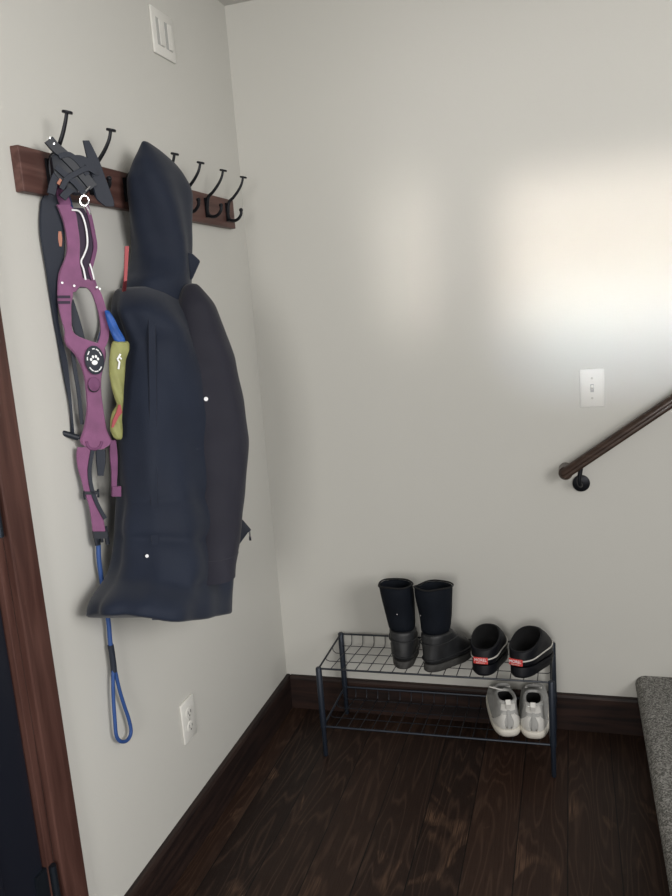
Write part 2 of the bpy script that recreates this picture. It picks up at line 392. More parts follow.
def fit_section(z, T, k, sr, x0=.014, p=2.5, g=(-.75, .2)):
    sl_ = SIL_LH if sr is SIL_RH else SIL_L
    a = T/2; xc = x0+a; yc, b = g
    for it in range(60):
        q = [proj(p_) for p_ in ring_pts(xc, yc, a, max(b, .004), z, k, p)]
        l = min(q); r = max(q)
        el = l[0]-interp(sl_, l[1]); er = r[0]-interp(sr, r[1])
        pm = 1/190.
        yc -= .5*(el+er)/2*pm; b += .5*(el-er)/2*pm; b = max(b, .004)
    return (z, xc, yc, a, b, k)
def table(zs, T, K, sr, p=2.5, X=None):
    out = []; g = (-.75, .15)
    for z in zs:
        s_ = fit_section(z, interp(T, z), interp(K, z), sr, x0=.014+(interp(X, z) if X else 0), p=p, g=g); g = (s_[2], s_[4]); out.append(s_)
    return out
def zr(a, b, n): return [a+(b-a)*i/(n-1) for i in range(n)]
coat = empty('black_navy_parka', (.05, HOOK_Y[4], .72), 'long navy black hooded parka hanging by its hood from the hook board', 'coat')
hoodT = [(1.42, .13), (1.5, .135), (1.6, .135), (1.68, .13), (1.73, .115), (1.77, .085), (1.795, .056), (1.812, .032), (1.827, .008)]
hoodX = [(1.42, 0), (1.62, 0), (1.68, .004), (1.73, .011), (1.77, .026), (1.795, .041), (1.812, .053), (1.827, .065)]
bodyT = [(.70, .225), (.80, .235), (.9, .225), (1.1, .205), (1.3, .185), (1.40, .175), (1.44, .155), (1.48, .12), (1.51, .08)]
bodyK = [(.70, -.38), (.85, -.30), (1.1, -.09), (1.3, 0)]
HOOD = table(zr(1.827, 1.40, 60), hoodT, [(0, 0)], SIL_RH, X=hoodX)
BODY = table(zr(1.50, .77, 100), bodyT, bodyK, SIL_RB)
def smooth_tab(t, it=2):
    for _ in range(it):
        n = [t[0]]
        for i in range(1, len(t)-1): n.append(tuple(.25*x+.5*y+.25*w_ for x, y, w_ in zip(t[i-1], t[i], t[i+1])))
        t = n+[t[-1]]
    return t
BODY = smooth_tab(BODY, 3); HOOD = smooth_tab(HOOD, 1)
def wob(p, s_, f): return noise.noise(Vector((p.x*f, p.y*f, p.z*f*.45)))*s_
def cloth_rings(tab, amp, seams=False, p=2.5):
    rings = []
    for (z, xc, yc, a, b, k) in tab:
        r = []
        for q in ring_pts(xc, yc, a, b, z, k, p):
            n = Vector(((q.x-xc)/max(a, .02), (q.y-yc)/max(b, .02)*.5, 0))
            if n.length > 1e-5: n.normalize()
            d = wob(q, amp, 9)+wob(q+Vector((3, 1, 2)), amp*.5, 22)
            th_ = math.atan2((q.y-yc)/max(b, .02), (q.x-xc)/max(a, .02))
            if seams:
                fl = max(0, min(1, (1.25-z)/.5)); nk = math.exp(-((z-1.40)/.07)**2)
                d += (.006*fl+.007*nk)*math.sin(7*th_+2.2*noise.noise(Vector((z*3, th_, 1))))+.006*fl*math.sin(12*th_+z*4)
            else:
                d += .004*math.sin(5*th_+z*14)*min(1, max(0, (1.80-z)/.1))
            if seams:
                zz = z; st_ = max(0, min(1, (1.08-zz)/.15)); vert = 1
                d += .016*st_*vert*(abs(math.sin(PI*(zz-.745)/.088))**.5-.6)*max(0, min(1, 1.7-abs(th_+.95)*1.3))
                d += .004*(1-st_)*vert*math.sin(q.y*40+zz*3)
            q = q+n*d; q.x = max(q.x, .004)
            r.append(q)
        rings.append(r)
    return rings
def level_hem(rings, n):
    zt = []; last_ = rings[-1]
    for j in range(NR):
        q = last_[j].copy(); q0 = last_[(NR//2-j) % NR]
        if q.x < q0.x: q = q0.copy()
        for _ in range(6):
            u, v = proj(q); q.z += (v-interp(HEM, u))*.0023
        zt.append(q.z)
    for _ in range(2): zt = [.2*zt[j-1]+.6*zt[j]+.2*zt[(j+1) % NR] for j in range(NR)]
    for i in range(len(rings)-n, len(rings)):
        w_ = ((i-(len(rings)-n)+1)/n)
        for j in range(NR): rings[i][j].z += w_*(zt[j]-last_[j].z) if i < len(rings)-1 else 0
    for j in range(NR): rings[-1][j].z = zt[j]
    return rings
HEM = [(80, 600), (91, 604), (97, 609), (105, 613), (114, 617), (152, 619), (155, 622.5), (171, 624.5), (200, 622), (232, 615.5), (240, 613)]
MB().loft(level_hem(cloth_rings(BODY, .010, True), 34)).build('body', 'coat', coat, sub=1)
hood_rings = cloth_rings(HOOD, .006)
MB().loft(hood_rings).build('hood', 'coat', coat, sub=1)
def body_hit(u, v, push=0):
    d = ray(u, v).normalized(); t = 1.2
    while t < 3.2:
        p = CAM+d*t
        if .7 < p.z < 1.52:
            i = min(range(len(BODY)), key=lambda j: abs(BODY[j][0]+BODY[j][5]*(p.y-BODY[j][2])-p.z)); z, xc, yc, a, b, k = BODY[i]
            if abs((p.x-xc)/a)**2.5+abs((p.y-yc)/b)**2.5 < 1: return p+d*push
        t += .003
    return None
# sleeve: hangs down the near right side of the coat
sl = []
SLV = [(283, 185, 197), (290, 181, 203), (304, 177, 214), (330, 173, 224.5), (361, 173, 235.5), (400, 174, 243), (429, 176, 247.3), (443, 178, 248.6), (467, 183, 247.6), (490, 188, 245.3), (524, 193, 243), (547, 194, 239.5), (565, 194, 236.5), (578, 194, 235.4)]
slv = []
for v in [283+i*5.9 for i in range(51)]:
    uL = interp([(q[0], q[1]) for q in SLV], v); uR = interp([(q[0], q[2]) for q in SLV], v); slv.append((v, uL, uR))
cen = []
for v, uL, uR in slv:
    h = body_hit((uL+uR)/2, v) or body_hit((uL+uR)/2-6, v)
    cen.append(h)
rings = []
last = None
hd = [None if h is None else (h-CAM).length for h in cen]
for i, h in enumerate(hd):
    if h is None: hd[i] = next(x for x in hd[i:]+hd[::-1] if x is not None)
for i in range(9): hd[i] = hd[9]+(9-i)*.001
for _ in range(4): hd = [hd[0]]+[.25*hd[i-1]+.5*hd[i]+.25*hd[i+1] for i in range(1, len(hd)-1)]+[hd[-1]]
def sleeve_ring(v, uL, uR, dist, grow=0):
    d = ray((uL+uR)/2, v).normalized(); c = CAM+d*(dist+.022)
    hdz = Vector((d.x, d.y, 0)).normalized(); pp = Vector((-hdz.y, hdz.x, 0)); pp = pp if pp.dot(RT) > 0 else -pp
    wdt = (uR-uL)/2/F*(c-CAM).dot(FW)+grow; dep = min(.056, wdt*.95)+grow
    out = []
    for j in range(32):
        t = 2*PI*j/32; q = c+pp*wdt*math.cos(t)+hdz*dep*math.sin(t)
        wr = wob(q*1.0, .006, 16)+.003*math.sin(q.z*55+q.y*12)
        q = q+(q-c).normalized()*(wr if abs(math.cos(t)) < .8 else wr*.3); q.x = max(q.x, .006)
        out.append(q)
    return out
rings = [sleeve_ring(*a_, d_) for a_, d_ in zip(slv, hd)]
MB().loft(rings).build('sleeve', 'sleeve', coat, sub=1)
cf = [sleeve_ring(*a_, d_, .0008) for a_, d_ in list(zip(slv, hd))[-5:]]
MB().loft(cf).build('cuff', 'sleeve', coat)
lg = at(206, 399, x=.19); h = body_hit(206, 399); hv = ray(206, 399).normalized()
c = CAM+hv*(min((p-CAM).length for p in [CAM+hv*hd[min(50, int((399-283)/5.9))]])-.035)
MB().disc(c+hv*.004, -hv, .0050, .004, 16).build('round_logo_patch', 'white', coat)['label'] = 'small white round patch on the sleeve'
# front placket with a snap, edge of the longer overlapping front
Lp, Rp = [], []
for v in range(300, 622, 8):
    l, r_ = body_hit(148+(v-318)*.014, v, -.003), body_hit(155.5+(v-318)*.014, v, -.003)
    if l and r_: Lp.append(l); Rp.append(r_)
def smooth_line(p, it=3):
    for _ in range(it): p = [p[0]]+[(p[i-1]+p[i]*2+p[i+1])/4 for i in range(1, len(p)-1)]+[p[-1]]
    return p
MB().ribbon(smooth_line(Lp), smooth_line(Rp), .0035).build('placket', 'coat', coat)
h = body_hit(147, 556, -.012)
if h: MB().disc(h, -ray(147, 556), .004, .003, 12).build('snap', 'silver', coat)
# hood front edge cord channel and collar point
pv = ray(195, 262).normalized()
def edge_dist(tab, z):
    s_ = min(tab, key=lambda q: abs(q[0]+q[5]*.1-z)); r_ = ring_pts(s_[1], s_[2], s_[3], s_[4], s_[0], s_[5])
    return (max(r_, key=lambda q: proj(q)[0])-CAM).length
cp_ = [(176, 249), (193, 254), (200.5, 261), (196.5, 270), (192, 280), (174, 278)]
dist = edge_dist(HOOD, 1.46)-.006
pts = [CAM+ray(u, v).normalized()*dist for u, v in cp_]
m = MB(); m.loft([[p-pv*.016 for p in pts], [p+pv*.012 for p in pts]]); m.build('collar_point', 'coat', coat, bevel=.004)
# pocket corner with a zip pull at the far edge
dist = edge_dist(BODY, .84)-.004; pv = ray(244, 532).normalized()
pts = [CAM+ray(u, v).normalized()*dist for u, v in ((234, 514), (243, 520), (251.5, 530), (248, 532.5), (239, 545), (232, 549))]
m = MB(); m.loft([[p-pv*.006 for p in pts], [p+pv*.012 for p in pts]]); m.build('pocket_corner', 'coat2', coat, bevel=.003)
a_ = CAM+ray(249.5, 531).normalized()*(dist-.004); MB().tube([a_, a_+Vector((0, 0, -.016))], .0022, 8).box(a_+Vector((-.003, -.001, -.024)), a_+Vector((.003, .001, -.014))).build('zip_pull', 'silver', coat)

# ------------------------------------------------------------------ dog gear on the first two hooks
WD = Vector((.70, .714, 0)).normalized(); NV = Vector((.714, -.70, 0)).normalized()
P0 = Vector((.058, -1.03, 1.5))
def hp(u, v, o=0.0): return on_plane(u, v, P0, NV)+NV*o
def strip(m, rows, th=.004, o=0.0, n=4, rs=True):
    L = catmull([hp(l, v, o) for v, l, r in rows], n) if len(rows) > 2 else [hp(l, v, o) for v, l, r in rows]
    R = catmull([hp(r, v, o) for v, l, r in rows], n) if len(rows) > 2 else [hp(r, v, o) for v, l, r in rows]
    for q in L+R: q.x = max(q.x, .006)
    return m.ribbon(L, R, th)
def band(m, pts, w, th=.004, o=0.0):
    """webbing along a pixel path, width w pixels"""
    P = catmull([hp(u, v, o) for u, v in pts], 5); L, R = [], []
    for i, p in enumerate(P):
        t = (P[min(i+1, len(P)-1)]-P[max(i-1, 0)]).normalized(); sd = NV.cross(t).normalized()*(w/2/470)
        L.append(p-sd); R.append(p+sd)
    for q in L+R: q.x = max(q.x, .006)
    return m.ribbon(L, R, th)

hn = empty('dog_harness', hp(88, 205), 'mauve pink padded dog harness with a black oval badge hanging from the hook board', 'dog harness')
m = MB(); strip(m, [(205, 56, 70), (213, 59.5, 76), (225, 63.5, 78), (240, 66, 80), (252, 66, 80), (262, 63, 80), (272, 59, 82), (282, 57.5, 83), (292, 57.5, 76)], .010)
m.build('neck_pad', 'pink', hn)
m = MB(); strip(m, [(208, 70, 84), (220, 74, 90), (238, 77, 93), (250, 77, 93.5), (262, 76, 91), (272, 78, 89), (281, 80, 92), (288, 78, 97)], .006, -.003); m.build('mesh_panel', 'mesh', hn)
m = MB(); band(m, [(86, 205), (90, 218), (93.5, 235), (95, 248), (92, 262), (90, 270), (93, 280), (96, 290)], 4, .005, .002); m.build('webbing_edge', 'plum', hn)
m = MB(); m.tube(catmull([hp(u, v, .007) for u, v in ((71, 210.5), (78, 211.5), (82.5, 218), (86, 232), (86.5, 246), (83, 256), (80.5, 262), (83, 270), (85, 280))], 5), .0019, 8)
m.tube(catmull([hp(u, v, .007) for u, v in ((89, 264), (91, 270), (93.5, 280))], 5), .0017, 8); m.build('reflective_piping', 'white', hn)['label'] = 'white reflective piping'
m = MB(); band(m, [(60, 287), (70, 284), (78, 282.5), (88, 284), (95, 291), (100, 304), (103.5, 318), (104.5, 334), (101, 345), (94, 351)], 9, .007, .001); m.build('right_loop_strap', 'pink', hn)
m = MB(); strip(m, [(284, 57.5, 74), (296, 57, 73), (304, 57.8, 71.5), (318, 60.5, 71.5), (330, 64, 72.5), (337, 64.5, 78), (343, 66, 86), (350, 71, 96)], .007, .001); m.build('left_loop_strap', 'pink', hn)
m = MB()
for v in (297, 302.5): strip(m, [(v-1.4, 57.0, 70.5), (v+1.4, 57.0, 70.5)], .010, .001)
m.build('strap_bar', 'mesh', hn)
m = MB(); strip(m, [(330, 65, 70), (337, 64, 80), (345, 66, 102), (354, 74, 106), (366, 80.5, 104), (378, 84, 101.5), (392, 85.5, 101.5), (405, 86.5, 103), (418, 85.5, 105), (430, 83, 107.5), (440, 80, 112), (445, 82, 110), (449, 89, 103)], .010); m.build('chest_panel', 'pink', hn)
m = MB(); m.tube([hp(93.5+7.5*math.cos(t), 441+8*math.sin(t), .006) for t in [PI*i/14 for i in range(15)]], .003, 8); m.build('panel_seam', 'plum', hn)
# oval badge with a paw and a ring of small marks
bc = hp(93.5, 360, .008)
m = MB(); m.disc(bc, NV, .0195, .005, 32, .0300); bd = m.build('badge', 'black', hn); bd['label'] = 'black oval badge with a white paw and ring of white marks'
e1 = Vector((0, 0, 1)).cross(NV).normalized()
def bp(x, y, o=.0056): return bc+e1*x+Vector((0, 0, 1))*y+NV*o
m = MB()
for t0, t1 in ((.35, .75), (.85, 1.25), (1.4, 1.75), (2.2, 2.6), (2.8, 3.1), (3.75, 4.35), (4.45, 5.0), (5.1, 5.6)):
    m.tube([bp(.0150*math.cos(t0+(t1-t0)*i/6), .0235*math.sin(t0+(t1-t0)*i/6)) for i in range(7)], .0013, 6)
m.disc(bp(-.001, -.005, .005), NV, .0060, .0012, 14, .0050)
for x, y in ((-.0075, .002), (-.003, .0072), (.003, .0072), (.0065, .002)): m.disc(bp(x, y, .005), NV, .0024, .0012, 10, .0033)
m.build('badge_print', 'white', bd)
m = MB(); m.disc(hp(93, 384, .006), NV, .0125, .006, 20, .0150); m.build('leash_tab', 'plum', hn)
m = MB(); m.tube([hp(93+5.5*math.cos(t), 385+6.5*math.sin(t), .010) for t in [2*PI*i/20 for i in range(20)]], .0014, 6, closed=True); m.build('metal_ring', 'iron', hn)
# lower straps, slider and buckle
m = MB(); strip(m, [(447, 77, 92), (456, 76.2, 90), (468, 77.5, 88.5), (480, 81, 91), (492, 84, 95), (505, 88.5, 99.5), (520, 91, 103.5), (534, 92.5, 106)], .004, .002); m.build('left_girth_strap', 'pink', hn)
m = MB(); strip(m, [(440, 110, 116), (455, 109.5, 117.5), (472, 111, 117.5), (486, 111, 117), (495, 111, 121)], .004, .001); m.build('right_girth_strap', 'plum', hn)
m = MB(); strip(m, [(486, 111, 121), (496, 111, 121)], .010, .002); m.build('strap_keeper', 'plum', hn)
m = MB(); band(m, [(92, 450), (89, 470), (91, 487), (96, 502), (104.5, 518)], 4, .004, .006); m.build('strap_tail', 'black', hn)
m = MB(); strip(m, [(491, 83, 98.5), (494, 83, 98.5)], .012, .002); m.tube([hp(83.5, 492, .004), hp(84.5, 499, .004)], .0025, 6).tube([hp(97.5, 489, .004), hp(98, 497, .004)], .0025, 6); m.build('slider', 'plastic', hn)
m = MB(); strip(m, [(531, 92, 107.5), (535, 92.5, 108), (538, 93, 107)], .011, .002)
m.tube([hp(95.5, 537, .002), hp(97, 545, .002)], .0045, 8).tube([hp(101.5, 537, .002), hp(102, 542, .002)], .0030, 8).tube([hp(106.5, 536, .002), hp(107.5, 544, .002)], .0045, 8)
m.tube([hp(105.5, 526, .002), hp(107, 534, .002)], .003, 8); m.build('buckle', 'plastic', hn)
for u, v in ((61.5, 283), (73.5, 286), (99, 289), (96, 287.5)): MB().disc(hp(u, v, .006), NV, .0024, .003, 10).build('reflective_dot', 'white', hn)
m = MB(); strip(m, [(450, 96, 106), (462, 96.5, 106), (476, 98, 104)], .004, -.004); m.build('hanging_tab', 'black', hn)
m = MB(); band(m, [(66, 206), (62, 192), (64, 178)], 11, .006); m.build('hang_loop', 'plum', hn)

# black leash: wide webbing loop ending in a toggle bar
lp = empty('black_dog_leash', hp(45, 205, -.012), 'wide black leash strap with orange label, ending in a small toggle bar', 'leash')
m = MB(); strip(m, [(180, 50, 68), (195, 44, 66), (205, 39, 66), (220, 34.5, 66), (235, 33.5, 66), (250, 36, 66), (268, 40, 64), (290, 44, 60), (315, 50, 58), (340, 55.5, 62.5), (360, 59, 68), (385, 65, 71), (408, 70.5, 73.5), (435, 71.5, 74.5)], .007, -.014); m.build('strap', 'black', lp)
m = MB(); band(m, [(70, 300), (77, 322), (83, 345)], 9, .004, -.012); band(m, [(73, 345), (76, 370), (80, 395), (83, 425)], 4, .004, -.011); m.build('inner_strap', 'black', lp)
tb0, tb1 = hp(55.5, 431, -.006), hp(79, 438, -.006)
m = MB(); m.tube([tb0, tb0.lerp(tb1, .08), tb1], [.005, .0062, .0062], 10); m.build('toggle_bar', 'plastic', lp)
m = MB(); m.tube(catmull([hp(78, 438, -.004), hp(84, 440, -.004), hp(89, 448, .004)], 5), .0028, 8); m.build('toggle_cord', 'plastic', lp)
m = MB(); strip(m, [(231, 59, 62), (238, 58.5, 63), (246, 60, 62.5)], .004, -.008); m.build('label', 'orange', lp)['label'] = 'small orange label'
m = MB(); m.tube([hp(52.5, 261, -.009), hp(58.5, 265, -.009)], .0018, 6).tube([hp(54, 255, -.009), hp(57, 268, -.009)], .0018, 6).tube([hp(57, 269, -.009), hp(58.5, 272, -.009)], .0015, 6); m.build('reflective_mark', 'white', lp)

# black collar gear bundled over the first hooks
cl = empty('black_training_collar', hp(70, 160, .02), 'bundled black dog collar with a plastic buckle on the first hooks', 'dog collar')
m = MB(); band(m, [(46, 143), (52, 150), (60, 157), (70, 167), (80, 178), (90, 190)], 10, .007, .030)
m.build('buckle_strap', 'plastic', cl)
for u, v in ((47, 142), (51, 147.5)): MB().disc(hp(u, v, .0335), NV, .0018, .0012, 10).build('strap_hole', 'silver', cl)
def slab_px(m, pts, o0, o1):
    m.loft([[hp(u, v, o0) for u, v in pts], [hp(u, v, o1) for u, v in pts]]); return m
m = MB(); slab_px(m, [(48, 158), (58, 153), (73, 160), (86, 171), (91, 182), (86, 195), (74, 197), (62, 190), (51, 176)], .004, .030); m.build('receiver_box', 'plastic', cl, bevel=.006)
m = MB(); slab_px(m, [(62.5, 163), (66, 162), (70, 167), (67, 169)], .029, .033); m.build('button', 'slot', cl)
m = MB(); band(m, [(49, 196), (52, 184), (58, 172), (66, 164), (78, 162), (88, 168), (93, 178)], 8, .006, .024); band(m, [(60, 200), (68, 192), (80, 190), (90, 184)], 7, .006, .026); band(m, [(53, 170), (62, 178), (72, 186), (80, 196)], 6, .005, .035); band(m, [(58, 192), (64, 182), (74, 176), (84, 172), (92, 176)], 5, .005, .037); band(m, [(56, 160), (66, 158), (76, 166), (84, 178)], 5, .005, .033); m.build('webbing_bundle', 'black', cl)
m = MB(); strip(m, [(143, 80.5, 87), (152, 82.5, 92), (165, 85.5, 98), (180, 88, 103.5), (195, 92, 109), (202, 95, 111.5), (208, 103, 112)], .007, .020); m.build('wide_strap', 'black', cl)
m = MB(); m.tube([hp(79, 197, .034), hp(86.5, 189.5, .034)], .0022, 8).tube([hp(75, 193.5, .034), hp(78.5, 197, .034)], .0022, 8)
m.tube([hp(81+4.3*math.cos(t), 203+5*math.sin(t), .032) for t in [2*PI*i/18 for i in range(18)]], .0018, 6, closed=True)
m.tube(catmull([hp(83, 208, .030), hp(86, 213, .03), hp(87.5, 216, .028)], 4), .002, 6); m.build('metal_clip', 'silver', cl)
m = MB(); slab_px(m, [(54, 186), (57, 181), (59, 183), (57, 188)], .028, .032); m.build('label', 'orange', cl)

# blue rope leash hanging behind the coat hem
rp = empty('blue_rope_leash', hp(100, 545, -.010), 'blue rope dog leash hanging below the harness with a loop handle at its end', 'leash')
def rope(pts, o): return catmull([Vector((max(q.x, .008), q.y, q.z)) for q in [at(u, v, x=(.045 if v < 195 else o)) for u, v in pts]], 6)
m = MB(); m.tube(rope([(66, 189), (70, 205), (76, 225), (82, 245), (84, 262), (88, 278), (97, 291), (101.5, 306), (103, 325), (99, 345), (96, 370), (94, 410), (92, 445), (86, 470), (87, 490), (94, 515), (98, 540), (99, 560), (102, 582), (105, 602), (108.5, 622), (110, 640), (112, 655), (113.5, 668)], .020), .0052, 10)
m.build('rope', 'blue', rp)
m = MB(); m.tube(rope([(113.5, 664), (113, 680), (113.5, 700), (115, 722), (116.5, 736), (121, 741.5), (127.5, 740), (131, 732), (129, 720), (124, 705), (119, 688), (115.5, 672), (113.5, 662)], .020), .0042, 10); m.build('loop_handle', 'blue', rp)
m = MB(); m.tube(rope([(110.5, 645), (112, 654), (113.5, 666), (114, 672)], .020), .0068, 10); m.build('rope_binding', 'black', rp)
m = MB(); m.tube(rope([(97, 532), (98, 545)], .026), .006, 10); m.build('rope_clip', 'hinge', rp)

# lime pouch between harness and coat
P1 = P0; 
bgp = empty('yellow_green_pouch', hp(120, 345, .02), 'yellow green fabric pouch with a red patch and blue top hanging beside the parka', 'pouch')
def bp2(u, v, o=0): 
    d = ray(u, v).normalized(); q = hp(u, v, 0); return q+d*(-.02)+NV*o
def puff(rows, t, name, mt, o=0.0):
    m = MB(); rings = []
    rows = [tuple(interp([(i, q[k]) for i, q in enumerate(rows)], i/4) for k in range(3)) for i in range((len(rows)-1)*4+1)]
    for i, (v, l, r) in enumerate(rows):
        e = min(1, i/2, (len(rows)-1-i)/2)*.85+.15
        c = [bp2(l, v, o), bp2(r, v, o)]; mid = (c[0]+c[1])/2; hw = (c[1]-c[0])/2
        rings.append([mid+hw*math.cos(2*PI*j/16)+NV*(t*e*math.sin(2*PI*j/16)*(1+.25*math.sin(j*2+i*.7))) for j in range(16)])
    m.loft(rings); return m.build(name, mt, bgp, sub=1)
puff([(341, 112.5, 128), (344, 111.5, 129.8), (350, 110, 129.5), (360, 108.8, 126), (375, 109, 125), (388, 111.5, 124), (398, 114.5, 123.5), (405, 117, 123), (412, 112, 122.5), (420, 110, 122), (430, 110, 123), (437, 113, 122.5), (440, 117, 121)], .010, 'pouch_body', 'lime')
puff([(310, 104.5, 109), (318, 106, 114.5), (328, 109, 119), (338, 113, 125), (345, 117, 127)], .008, 'blue_top', 'blue2', -.002)
m = MB(); L_ = [bp2(u, v, .012) for u, v in ((117, 404), (114.5, 412), (111, 420), (110, 427))]; R_ = [bp2(u, v, .012) for u, v in ((119, 404.5), (121, 412), (117.5, 416), (112, 427))]
m.ribbon(L_, R_, .004); m.build('red_patch', 'red', bgp)
m = MB(); m.tube([bp2(u, v, .0125) for u, v in ((119, 354), (116, 359), (118, 362), (117, 369))], .0022, 6).tube([bp2(118, 357, .0125), bp2(120, 359, .0125)], .0018, 6); m.build('white_print', 'white', bgp)
m = MB(); L_ = [hp(u, v, -.004) for u, v in ((125, 246), (124.6, 262), (124, 280))]+[at(u, v, x=.016) for u, v in ((121, 300), (114, 330))]; R_ = [hp(u, v, -.004) for u, v in ((129.5, 246), (128.6, 262), (127.5, 280))]+[at(u, v, x=.016) for u, v in ((125, 300), (118, 330))]
m.ribbon(L_, R_, .004); m.build('red_strap', 'red', bgp)['label'] = 'red carrying strap'

# ------------------------------------------------------------------ shoe rack
RX, RY, RW, RD, RH, RL, RA = .2293, -.2916, .7091, .262, .3018, .1031, .0103
DROP = .032
rackp = empty('shoe_rack', (RX+RW/2, RY+RD/2, 0), 'two tier slate metal wire shoe rack against the back wall', 'shoe rack')
ca, sa = math.cos(RA), math.sin(RA)
def rp_(a, b, z): return Vector((RX+a*ca-b*sa, RY+a*sa+b*ca, z))
for a, b in ((0, 0), (RW, 0), (0, RD), (RW, RD)):
    m = MB(); top = RH+.004
    m.tube([rp_(a, b, 0), rp_(a, b, .004), rp_(a, b, RL+.01)], [.0062, .0075, .0075], 12); m.build('lower_leg', 'rack', rackp)
    m = MB(); m.tube([rp_(a, b, RL-.004), rp_(a, b, top-.003), rp_(a, b, top)], [.0098, .0098, .0075], 12); m.build('upper_leg', 'rack', rackp)
def shelf(z, rail_r, name):
    m = MB(); m.tube([rp_(0, 0, z), rp_(RW, 0, z), rp_(RW, RD, z), rp_(0, RD, z)], rail_r, 8, closed=False).tube([rp_(0, RD, z), rp_(0, 0, z)], rail_r, 8)
    fr = m.build(name+'_rail', 'wire' if name == 'top' else 'rack', rackp)
    m = MB(); n = 18
    for i in range(1, n):
        a = RW*i/n
        m.tube([rp_(a, 0, z), rp_(a, RD*.5, z-DROP*.5), rp_(a, RD-.030, z-DROP*.94), rp_(a, RD-.010, z-DROP), rp_(a, RD-.003, z-DROP+.010), rp_(a, RD, z)], .0014, 6)
    for q in (.30, .60, .90):
        zz = z-DROP*q-.0024; e = .016*q
        m.tube([rp_(0, RD*q, z), rp_(.002, RD*q, zz+e*.8), rp_(.012, RD*q, zz), rp_(RW-.012, RD*q, zz), rp_(RW-.002, RD*q, zz+e*.8), rp_(RW, RD*q, z)], .0014, 6)
    m.build(name+'_wire_shelf', 'wire', rackp)
shelf(RH, .0032, 'top'); shelf(RL, .0034, 'bottom')

# ------------------------------------------------------------------ footwear
TILT = math.atan(DROP/RD)
def place(o, x, y, z, yaw, tilt=None, sc=(1, 1, 1)):
    o.scale = sc
    o.location = (x, y, z); o.rotation_euler = (Matrix.Rotation(-TILT if tilt is None else tilt, 3, 'X') @ Matrix.Rotation(yaw, 3, 'Z')).to_euler()
def shelf_z(base, y): return base-DROP*(y-RY)/RD
def foot_ring(z0, z1, y0, y1, hw, heelw=.8, bend=0, p=2.4, n=40):
    """ring round a shoe: heel at y0 (height z0), toe at y1 (height z1), widest hw in the front"""
    out = []
    for i in range(n):
        t = 2*PI*i/n; c, s_ = math.cos(t), math.sin(t)
        yy = .5-.5*math.copysign(abs(c)**(2/p), c); xx = math.copysign(abs(s_)**(2/p), s_)
        wd = hw*(heelw+(1-heelw)*min(1, max(0, yy/.68))-.10*math.sin(PI*min(1, max(0, (yy-.12)/.5)))*(1 if heelw < .95 else 0))
        out.append(Vector((xx*wd+bend*yy*yy, y0+(y1-y0)*yy, z0+(z1-z0)*yy)))
    return out

def boot(label, x, y, yaw, lean=0):
    r = empty('rubber_boot', (0, 0, 0), label, 'boot', None)
    LEN = .235
    m = MB()   # sole
    m.loft([foot_ring(0, 0, -.002, LEN-.01, .043, .80), foot_ring(.004, .004, -.006, LEN-.002, .046, .82), foot_ring(.020, .020, -.007, LEN, .0465, .82), foot_ring(.024, .024, -.004, LEN-.005, .044, .82)])
    m.build('sole', 'sole', r, local=True)
    m = MB()   # rubber foot up to the ankle
    sec = [(.022, .022, -.005, LEN-.003, .0445, .86), (.034, .036, -.007, LEN-.004, .0455, .88), (.050, .054, -.007, LEN-.016, .0450, .90), (.064, .072, -.006, LEN-.045, .0440, .93), (.078, .090, -.004, LEN-.080, .0430, .98), (.094, .106, -.003, LEN-.108, .0425, 1), (.118, .118, -.003, .112, .0430, 1), (.122, .122, -.001, .110, .0420, 1)]
    m.loft([foot_ring(*s_) for s_ in sec]); m.build('foot', 'rubber', r, sub=1, local=True)
    for zz in (.040, .090):
        q = interp([(s_[0], s_[3]) for s_ in sec], zz)
        m = MB(); m.tube([Vector((p_.x*1.02, p_.y, p_.z)) for p_ in foot_ring(zz, zz*1.08, -.009, q+.002, .0455 if zz < .06 else .0435, .9 if zz < .06 else 1)], .0022, 6, closed=True)
        m.build('rubber_ridge', 'rubber', r, local=True)
    m = MB()   # neoprene shaft, open at the top
    sh = [(.112, -.001, .109, .041, 0), (.14, -.003, .108, .0425, -.002), (.17, -.006, .110, .0455, -.006), (.205, -.010, .113, .0490, -.010), (.240, -.013, .117, .0520, -.014), (.268, -.015, .119, .0535, -.018)]
    R = []
    for z, y0, y1, hw, dx in sh:
        q = foot_ring(z, z+(.004 if z > .25 else 0), y0, y1, hw, 1, p=2.2)
        R.append([p_+Vector((dx*(1 if lean == 0 else .3)+wob(p_+Vector((x*9, 0, 0)), .004, 16), .004*math.sin(p_.z*45), wob(p_, .010, 12) if z > .25 else 0)) for p_ in q])
    cx = lambda q: sum(q, Vector())/len(q)
    inner = [[cx(q)+(p_-cx(q))*.93+Vector((0, 0, dz)) for p_ in q] for q, dz in ((R[-1], -.001), (R[-2], 0), (R[-3], 0), (R[1], 0))]
    m.loft(R+inner); m.build('shaft', 'neo', r, sub=1, local=True)
    m = MB(); m.tube([p_+Vector((0, 0, .0005)) for p_ in R[-1]], .0028, 6, closed=True); m.build('top_binding', 'inside', r, local=True)
    m = MB(); m.disc((-.012, -.013, .185), (0, -1, 0), .002, .002, 8); m.build('rivet', 'silver', r, local=True)
    place(r, x, y, shelf_z(RH, y)+.0018, yaw, sc=(1.0, .95, .955)); r['group'] = 'black rubber boots on the rack'
    return r
boot('tall black rubber boot seen from its heel, left of the pair on the rack', .494, -.254, math.radians(9))
boot('tall black rubber boot with its toe turned to the right, beside the clogs', .574, -.264, math.radians(-26), 1)

